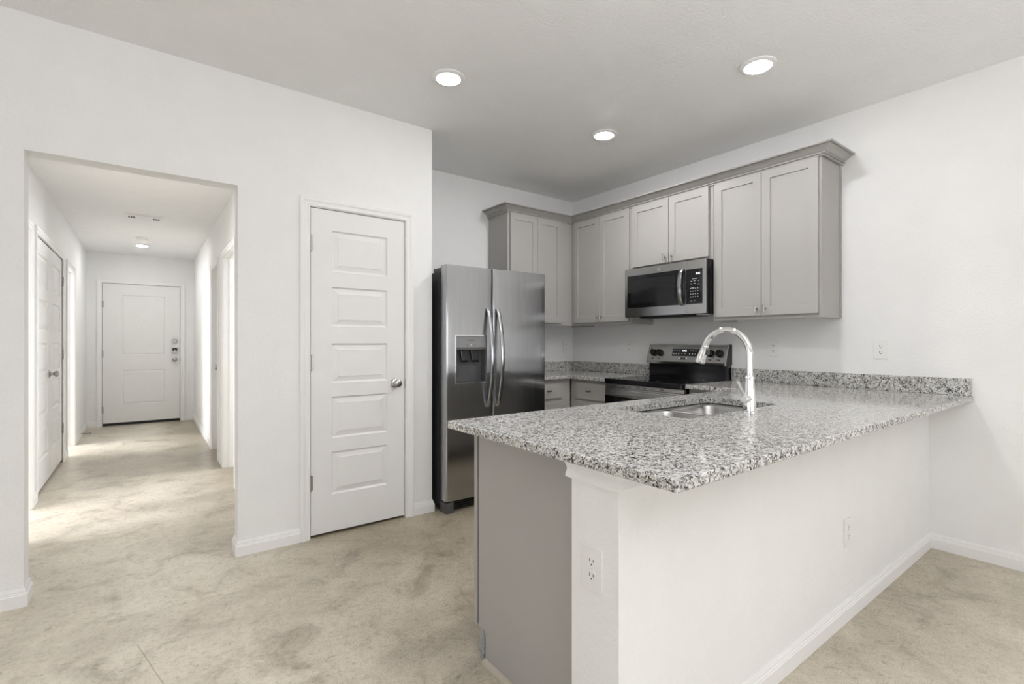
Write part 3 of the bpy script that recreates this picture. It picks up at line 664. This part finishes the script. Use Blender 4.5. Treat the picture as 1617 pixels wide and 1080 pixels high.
tag(crown, 'grey crown moulding running along the top of the wall cabinets', 'moulding')

BD = 0.60
fr = face_y(0, YB - 0.61)
t = cabinet('base_cabinet', fr, 2.615, 3.105, 0.115, 0.883, 0.608, 'grey base cabinet between refrigerator and corner', [], [(2.640, 2.989, 0.715, 0.850), (2.640, 2.989, 0.425, 0.690), (2.640, 2.989, 0.140, 0.400)], base=True)
MB().box((2.615, YB - 0.54, 0), (3.105, YB - 0.52, 0.115)).build('toe_kick', 'cab', t)
fr = face_x(XR - 0.60, 0)
t = cabinet('base_cabinet', fr, -(YB - 0.612), -2.836, 0.115, 0.883, 0.598, 'grey base cabinet in the corner just left of the range', [(-3.205, -2.853, 0.14, 0.69, 'l')], [(-3.205, -2.853, 0.712, 0.856)], base=True)
MB().box((XR - 0.53, 2.836, 0), (XR - 0.51, YB - 0.612, 0.115)).build('toe_kick', 'cab', t)
t = cabinet('base_cabinet', fr, -2.064, -1.645, 0.115, 0.883, 0.598, 'grey base cabinet right of the range, mostly hidden by the peninsula', [(-2.045, -1.70, 0.14, 0.69, 'l')], [(-2.045, -1.70, 0.712, 0.856)], base=True)
MB().box((XR - 0.53, 1.645, 0), (XR - 0.51, 2.064, 0.115)).build('toe_kick', 'cab', t)
# peninsula run: end panel, face frame with doors towards the kitchen, toe kick and shoe moulding
PXA = 1.030; PY = 1.606
pc = thing('peninsula_cabinet', (2.0, 1.3, 0), 'grey peninsula base cabinets with the flat end panel facing the room', 'cabinet')
MB().prism([(KY2 + 0.001, 0.0), (1.560, 0.0), (1.560, 0.118), (1.606, 0.118), (1.606, 0.883), (KY2 + 0.001, 0.883)], PXA, PXA + 0.018, 0).build('end_panel', 'cab', pc)
fr = face_py(0, PY + 0.034)   # u = -x
m = MB(fr).box((-3.0, 0.118, -0.019), (-1.0305, 0.883, 0))
m.build('face_frame', 'cab', pc)
for a, b in ((-1.585, -1.06), (-2.10, -1.625), (-2.58, -2.104), (-2.98, -2.62)):
    m = MB(fr); m.panels(a, b, 0.14, 0.69, 0.0192, [(a + 0.057, b - 0.057, 0.197, 0.633)], SH); m.v = [v + fr.N * 0.0212 for v in m.v]; o = m.build('cabinet_door', 'cab', pc)
    pull(fr, a + 0.03, 0.62, o, True, 0.021)
    o = MB(fr).box((a, 0.712, 0.002), (b, 0.856, 0.0212)).build('drawer_front', 'cab', pc, bevel=0.0015); pull(fr, (a + b) / 2, 0.787, o, False, 0.0212)
MB().box((PXA + 0.018, 1.53, 0), (3.05, 1.545, 0.118)).build('toe_kick', 'cab', pc)
MB().box((PXA + 0.018, KY2 + 0.001, 0.118), (3.05, 1.605, 0.134)).build('cabinet_floor', 'cab', pc)
q = [(0, 0), (0.018, 0)] + [(0.018 * math.cos(R(a)), 0.018 * math.sin(R(a))) for a in (22, 45, 68)] + [(0, 0.018)]
MB().sweep([(PXA - 0.0005, KY2 + 0.014, 0), (PXA - 0.0005, 1.560, 0)], q, -1).build('shoe_molding', 'shoe', pc, smooth=50)
# grey lump added in the toe kick notch, stands in for a retouching blot
bm = bmesh.new(); bmesh.ops.create_icosphere(bm, subdivisions=4, radius=1.0)
random.seed(4)
from mathutils import noise as mnoise
for v in bm.verts:
    d = 1 + 0.5 * mnoise.noise(v.co * 2.3) + 0.35 * mnoise.noise(v.co * 6.0)
    v.co = Vector((v.co.x * 0.008, v.co.y * 0.017, max(v.co.z, -0.85) * 0.055)) * d
me = bpy.data.meshes.new('blot_lump'); bm.to_mesh(me); bm.free(); me.shade_smooth(); me.materials.append(M['roughgrey'])
o = bpy.data.objects.new('retouch_blot', me); COL.objects.link(o); o.parent = pc; o.location = Vector((PXA + 0.006, 1.590, 0.050)) - WORLD[pc.name]; o['label'] = 'rough grey lump standing in for a retouching blot in the toe kick notch'

# ------------------------------------------------------------------ refrigerator
f0, f1, fs, fyf, fyd = 1.684, 2.600, 2.079, 3.050, 3.128
fg = thing('refrigerator', ((f0 + f1) / 2, 3.45, 0), 'stainless steel side-by-side refrigerator with water dispenser', 'refrigerator')
MB().box((f0 + 0.006, 3.146, 0.035), (f1 - 0.006, 3.87, 1.728)).build('body', 'sidegrey', fg, bevel=0.004)
MB().box((f0 + 0.02, fyd + 0.002, 0.10), (f1 - 0.02, 3.148, 1.72)).build('gasket', 'dark', fg)
def fdoor(a, b):
    r = 0.014; pr = [(a, fyd), (a, fyf + r)]
    for k in range(1, 6): t = R(18 * k); pr.append((a + r - r * math.cos(t), fyf + r - r * math.sin(t)))
    nseg = 10
    for k in range(1, nseg):     # slightly bowed front
        t = k / nseg; pr.append((a + r + (b - a - 2 * r) * t, fyf - 0.004 * math.sin(PI * t)))
    for k in range(0, 5): t = R(90 - 18 * k); pr.append((b - r + r * math.cos(t), fyf + r - r * math.sin(t)))
    pr += [(b, fyf + r), (b, fyd)]
    return MB().prism(pr, 0.088, 1.768)
dl = fdoor(f0, fs - 0.003).build('freezer_door', 'steel', fg, smooth=25)
dr = fdoor(fs + 0.003, f1).build('fridge_door', 'steel', fg, smooth=25)
a, b, c, d = 1.760, 2.014, 0.925, 1.262
cut(dl, MB().box((a, fyf - 0.05, c), (b, fyf + 0.062, d)).build('c', 'steel'), 25)
fr = face_y(0, fyf - 0.003)
m = MB(fr); w = 0.006
m.box((a - w, c - w, -0.004), (a, d + w, 0.006)).box((b, c - w, -0.004), (b + w, d + w, 0.006)).box((a, c - w, -0.004), (b, c, 0.006)).box((a, d, -0.004), (b, d + w, 0.006))
m.build('dispenser_frame', 'chrome', dl)
MB(fr).prism([(1.163, -0.055), (d - 0.001, -0.055), (d - 0.001, 0.001), (1.180, 0.001), (1.163, -0.012)], a + 0.001, b - 0.001, 0).build('dispenser_panel', 'panelgrey', dl)
MB(fr).box((a + 0.001, c + 0.001, -0.062), (b - 0.001, 1.162, -0.056)).box((a + 0.001, c + 0.001, -0.055), (a + 0.004, 1.162, -0.001)).box((b - 0.004, c + 0.001, -0.055), (b - 0.001, 1.162, -0.001)).build('dispenser_recess', 'greyplastic', dl)
MB(fr).box((a + 0.004, c + 0.001, -0.055), (b - 0.004, c + 0.008, 0.001)).build('drip_tray', 'sidegrey', dl)
for u in (1.818, 1.905):
    MB(fr).prism([(1.162, -0.050), (1.162, -0.030), (1.085, -0.014), (1.072, -0.016), (1.072, -0.022), (1.085, -0.026)], u, u + 0.060, 0).build('dispenser_paddle', 'glass', dl, bevel=0.002)
text('brand_mark', 'FRIGIDAIRE', fr, 1.887, 1.230, 0.0012, 0.0125, 'markdark', dl)
MB(fr).lathe([(0.004, 0.0005), (0.004, 0.002), (0.001, 0.0025)], (1.887, 1.198, 0), 2, 12).build('indicator_light', 'plate', dl)
for k, u in enumerate((1.855, 1.920)): MB(fr).box((u - 0.006, 1.192, 0.0008), (u + 0.006, 1.197, 0.0016)).build('button_mark', 'markdark', dl)
def handle(u, par, s):
    pts, rad = [], []
    n = 24
    V, Fc = [], []
    for i in range(n + 1):
        t = i / n; z = 0.735 + t * (1.468 - 0.735)
        bow = math.sin(PI * t) ** 0.7 if 0 < t < 1 else 0
        out = 0.006 + 0.056 * bow; lat = s * 0.008 * math.sin(PI * t)
        wd = 0.0165; th = 0.010
        for k in range(12):
            q = 2 * PI * k / 12; V.append((u + lat + wd * math.cos(q), z, out + th * math.sin(q)))
    for i in range(n):
        for k in range(12):
            k2 = (k + 1) % 12; Fc.append((i * 12 + k, i * 12 + k2, (i + 1) * 12 + k2, (i + 1) * 12 + k))
    Fc.append(tuple(range(12))); Fc.append(tuple(range(n * 12, n * 12 + 12)))
    return MB(face_y(0, fyf)).add(V, Fc).build('door_handle', 'steel', par, smooth=60)
handle(fs - 0.047, dl, 1); handle(fs + 0.042, dr, 1)
MB().box((f0 + 0.008, 3.075, 1.7285), (f0 + 0.075, 3.26, 1.757)).build('hinge_cover', 'greyplastic', fg, bevel=0.005)
MB().box((f1 - 0.075, 3.075, 1.7285), (f1 - 0.008, 3.26, 1.757)).build('hinge_cover', 'greyplastic', fg, bevel=0.005)
m = MB().box((f0 + 0.06, 3.090, 0.018), (f1 - 0.06, 3.12, 0.080))
for k in range(3): m.box((f0 + 0.062, 3.080, 0.026 + k * 0.018), (f1 - 0.062, 3.09, 0.034 + k * 0.018))
m.build('base_grille', 'black', fg)
for x in (f0 + 0.002, f1 - 0.064): MB().box((x, 3.054, 0.001), (x + 0.062, 3.15, 0.078)).build('foot_cover', 'greyplastic', fg, bevel=0.004)
for x in (f0 + 0.05, f1 - 0.10): MB().box((x, 3.70, 0.0), (x + 0.05, 3.75, 0.035)).build('roller', 'black', fg)

# ------------------------------------------------------------------ range
ry0, ry1 = 2.072, 2.828
rg = thing('range', (3.4, 2.45, 0), 'stainless and black electric range with smooth glass cooktop', 'range')
rf = face_x(3.075, 0)      # n out from the body front; u=-y
MB().box((3.095, ry0 + 0.002, 0.06), (3.70, ry1 - 0.002, 0.872)).build('body', 'black', rg)
MB().prism(rrect(3.052, 3.64, ry0, ry1, 0.012), 0.873, 0.916).build('cooktop', 'glass', rg, bevel=0.004)
for (x, y, r) in ((3.21, 2.27, 0.115), (3.21, 2.63, 0.085), (3.48, 2.27, 0.085), (3.48, 2.63, 0.105)):
    n = 40; V = [(x + q * math.cos(2 * PI * k / n), y + q * math.sin(2 * PI * k / n), 0.9164) for q in (r, r - 0.002) for k in range(n)]
    MB().add(V, [(k, (k + 1) % n, n + (k + 1) % n, n + k) for k in range(n)]).build('burner_ring', 'greyplastic', rg)
m = MB(rf).box((-ry1 + 0.003, 0.846, -0.02), (-ry0 - 0.003, 0.872, 0.004)); m.build('vent_trim', 'steel2', rg)
for u in (-2.735, -2.65, -2.59, -2.50, -2.44, -2.36, -2.28): MB(rf).box((u, 0.856, 0.004), (u + 0.032, 0.861, 0.0046)).build('vent_slot', 'dark', rg)
od = MB(rf).box((-ry1 + 0.003, 0.70, -0.019), (-ry0 - 0.003, 0.843, 0.012)).build('oven_door', 'steel2', rg, bevel=0.002)
MB(rf).box((-ry1 + 0.003, 0.26, -0.019), (-ry0 - 0.003, 0.775, 0.014)).build('oven_window', 'glass', od)
MB(rf).box((-ry1 + 0.020, 0.786, 0.0125), (-ry0 - 0.020, 0.832, 0.030)).build('oven_handle', 'steel2', od, bevel=0.006)
MB(rf).box((-ry1 + 0.003, 0.08, -0.019), (-ry0 - 0.003, 0.25, 0.010)).build('storage_drawer', 'steel2', rg, bevel=0.002)
for y in (ry0 + 0.05, ry1 - 0.09):
    for x in (3.15, 3.62): MB().box((x, y, 0), (x + 0.04, y + 0.04, 0.06)).build('foot', 'black', rg)
# back guard
MB().box((3.645, ry0 + 0.004, 0.873), (3.712, ry1 - 0.004, 1.035)).build('back_guard', 'black', rg, bevel=0.004)
MB().prism([(3.628, 1.020), (3.607, 1.034), (3.603, 1.052), (3.650, 1.192), (3.660, 1.196), (3.712, 1.196), (3.712, 1.036), (3.645, 1.036), (3.645, 1.020)], ry0 + 0.016, ry1 - 0.001, 1)
m = MB(); prof = [(3.640, 1.022), (3.612, 1.030), (3.605, 1.050), (3.655, 1.190), (3.668, 1.196), (3.712, 1.196), (3.712, 1.0355), (3.640, 1.0355)]
m.prism(prof, ry0 + 0.010, ry1 - 0.001, 1); cp = m.build('control_panel', 'steel2', rg)
MB().prism([(3.650, 1.0355), (3.606, 1.026), (3.603, 1.050), (3.655, 1.193), (3.668, 1.198), (3.714, 1.198), (3.714, 1.0355)], ry0, ry0 + 0.0095, 1).build('end_cap', 'black', rg)
MB().prism([(3.606, 1.024), (3.601, 1.050), (3.653, 1.194), (3.668, 1.194), (3.622, 1.050), (3.626, 1.034)], ry0 - 0.001, ry0 + 0.0125, 1).build('end_trim', 'steel2', rg)
# frame on the slanted panel: v runs up the slope
sl = Vector((3.655 - 3.605, 0, 1.190 - 1.050)); sl.normalize(); nn = Vector((0, -1, 0)).cross(sl)
pf = Frame((3.605, 0, 1.050), (0, -1, 0), tuple(sl), tuple(nn))
MB(pf).box((-2.568, 0.052, 0.0004), (-2.312, 0.116, 0.0022)).build('display_glass', 'glass', cp)
text('clock_digits', '4:42', pf, -2.452, 0.098, 0.0024, 0.026, 'led', cp)
for k in range(3):
    MB(pf).box((-2.556 + k * 0.024, 0.095, 0.0022), (-2.544 + k * 0.024, 0.099, 0.0026)).box((-2.556 + k * 0.024, 0.066, 0.0022), (-2.545 + k * 0.024, 0.078, 0.0026)).build('button_mark', 'mark', cp)
    MB(pf).box((-2.402 + k * 0.026, 0.095, 0.0022), (-2.391 + k * 0.026, 0.101, 0.0026)).box((-2.402 + k * 0.026, 0.066, 0.0022), (-2.392 + k * 0.026, 0.078, 0.0026)).build('button_mark', 'mark', cp)
for u in (-2.475, -2.445): MB(pf).box((u, 0.070, 0.0022), (u + 0.008, 0.078, 0.0026)).build('button_mark', 'mark', cp)
MB(pf).box((-2.482, 0.022, 0.0004), (-2.426, 0.038, 0.0030)).build('badge', 'greyplastic', cp)
for u in (-2.494, -2.426): MB(pf).box((u, 0.024, 0.0004), (u + 0.012, 0.037, 0.0034)).build('badge_end', 'chrome', cp)
for u in (-2.762, -2.696, -2.205, -2.128):
    k = MB(pf).lathe([(0.031, 0.0004), (0.031, 0.006), (0.027, 0.010), (0.025, 0.028), (0.021, 0.031), (0.001, 0.0315)], (u, 0.078, 0), 2, 24).build('control_knob', 'knobblack', rg, smooth=40)
    MB(pf).box((u - 0.006, 0.055, 0.0315), (u + 0.006, 0.101, 0.041)).build('grip', 'knobblack', k, bevel=0.002)
    MB(pf).box((u - 0.003, 0.020, 0.0004), (u + 0.010, 0.030, 0.0012)).box((u - 0.018, 0.024, 0.0004), (u - 0.010, 0.030, 0.0012)).build('dial_mark', 'markdark', cp)

# ------------------------------------------------------------------ microwave
mx = 3.322; my0, my1, mz0, mz1 = 2.058, 2.832, 1.430, 1.842
mw = thing('microwave', (3.5, 2.445, mz0), 'stainless over-the-range microwave with black glass door', 'microwave')
MB().box((mx + 0.012, my0 + 0.002, mz0), (3.7185, my1 - 0.002, 1.8445)).build('body', 'black', mw)
mf = face_x(mx, 0)
md = MB(mf).box((-my1, mz0 + 0.004, -0.011), (-2.226, 1.842, 0)).build('microwave_door', 'steel2', mw, bevel=0.002)
MB(mf).box((-2.2245, mz0 + 0.004, -0.011), (-my0, 1.842, 0)).build('fascia', 'steel2', mw, bevel=0.002)
MB(mf).box((-my1 + 0.030, 1.508, 0.0003), (-2.250, 1.782, 0.004)).build('door_glass', 'glass', md)
MB(mf).box((-my1 + 0.066, 1.545, 0.004), (-2.325, 1.742, 0.0046)).build('window_mesh', 'black', md)
MB(mf).box((-2.2243, 1.508, 0.0003), (-2.088, 1.775, 0.004)).build('keypad', 'glass', mw)
text('clock_digits', '4:42', mf, -2.122, 1.737, 0.0042, 0.022, 'led', mw)
marks = MB(mf)
for i in range(4):
    for j in range(4): marks.box((-2.186 + i * 0.019, 1.560 + j * 0.021, 0.004), (-2.180 + i * 0.019 + (0.003 if i == 3 else 0), 1.566 + j * 0.021, 0.0045))
for u, v, w_ in ((-2.184, 1.680, 0.012), (-2.158, 1.682, 0.016), (-2.184, 1.660, 0.012), (-2.158, 1.661, 0.016), (-2.122, 1.680, 0.008), (-2.122, 1.655, 0.008), (-2.178, 1.628, 0.022), (-2.172, 1.698, 0.042), (-2.184, 1.530, 0.013), (-2.156, 1.531, 0.009)):
    marks.box((u, v, 0.004), (u + w_, v + 0.004, 0.0045))
marks.build('button_marks', 'mark', mw)
# emblem: ring with a script-like curl
n = 28; V = [(-2.478 + q * math.cos(2 * PI * k / n), 1.812 + q * math.sin(2 * PI * k / n), 0.0008) for q in (0.0165, 0.0145) for k in range(n)]
em = MB(mf).add(V, [(k, (k + 1) % n, n + (k + 1) % n, n + k) for k in range(n)])
em.tube([(-2.478 - 0.010 + 0.020 * t / 12, 1.812 + 0.0065 * math.sin(t * 1.05), 0.0008) for t in range(13)], 0.0010, 6)
em.build('emblem', 'chrome', md)
hb = MB(mf); V, Fc = [], []; n = 18
for i in range(n + 1):
    t = i / n; z = 1.500 + t * 0.286; o_ = 0.010 + 0.034 * math.sin(PI * t) ** 0.6 if 0 < t < 1 else 0.006
    for (du, dn) in ((-0.016, -0.004), (0.016, -0.004), (0.016, 0.003), (0.010, 0.006), (-0.010, 0.006), (-0.016, 0.003)): V.append((-2.258 + du, z, o_ + dn))
for i in range(n):
    for k in range(6): Fc.append((i * 6 + k, i * 6 + (k + 1) % 6, (i + 1) * 6 + (k + 1) % 6, (i + 1) * 6 + k))
Fc += [tuple(range(6)), tuple(range(n * 6, n * 6 + 6))]
hb.add(V, Fc).build('door_handle', 'steel', md, smooth=40)
MB().box((mx + 0.05, my0 + 0.12, mz0 - 0.008), (mx + 0.22, my1 - 0.12, mz0 - 0.0005)).build('grease_filter', 'dark', mw)
for y in (my0 + 0.03, my1 - 0.10): MB().box((mx + 0.03, y, mz0 - 0.006), (mx + 0.12, y + 0.07, mz0 - 0.0005)).build('task_light_cover', 'mark', mw)

# ------------------------------------------------------------------ electrical outlets
def outlet(fr, label, group='duplex wall outlets'):
    t = thing('electrical_outlet', fr((0, 0, 0)), label, 'outlet', group)
    w, h = 0.037, 0.0595
    MB(fr).prism(rrect(-w, w, -h, h, 0.004, 3), 0.0004, 0.006).build('cover_plate', 'plate', t, bevel=0.0015)
    for s in (1, -1):
        c = s * 0.0195
        r = MB(fr).prism(rrect(-0.0165, 0.0165, c - 0.0140, c + 0.0140, 0.009, 5), 0.006, 0.0078).build('receptacle', 'plate', t)
        m = MB(fr).box((-0.0080, c - 0.001, 0.0078), (-0.0055, c + 0.008, 0.0082)).box((0.0055, c, 0.0078), (0.0078, c + 0.007, 0.0082))
        m.lathe([(0.0026, 0.0078), (0.0024, 0.0082)], (0, c - 0.0075, 0), 2, 10); m.build('slot', 'dark', r)
    MB(fr).lathe([(0.003, 0.006), (0.003, 0.0072), (0.001, 0.0076)], (0, 0, 0), 2, 12).build('screw', 'plate', t)
outlet(face_x(XR, 3.110, 1.175), 'white outlet on the right wall between corner and range')
outlet(face_x(XR, 1.750, 1.171), 'white outlet on the right wall just right of the faucet')
outlet(face_x(XR, 1.083, 1.171), 'white outlet on the right wall above the counter end')
outlet(face_y(3.613, YB, 1.163), 'white outlet on the back wall by the refrigerator')
outlet(face_y(2.468, KY, 0.382), 'white outlet on the long face of the knee wall')
outlet(face_x(KX, 0.934, 0.606), 'white outlet on the narrow end of the knee wall, nearest the camera')
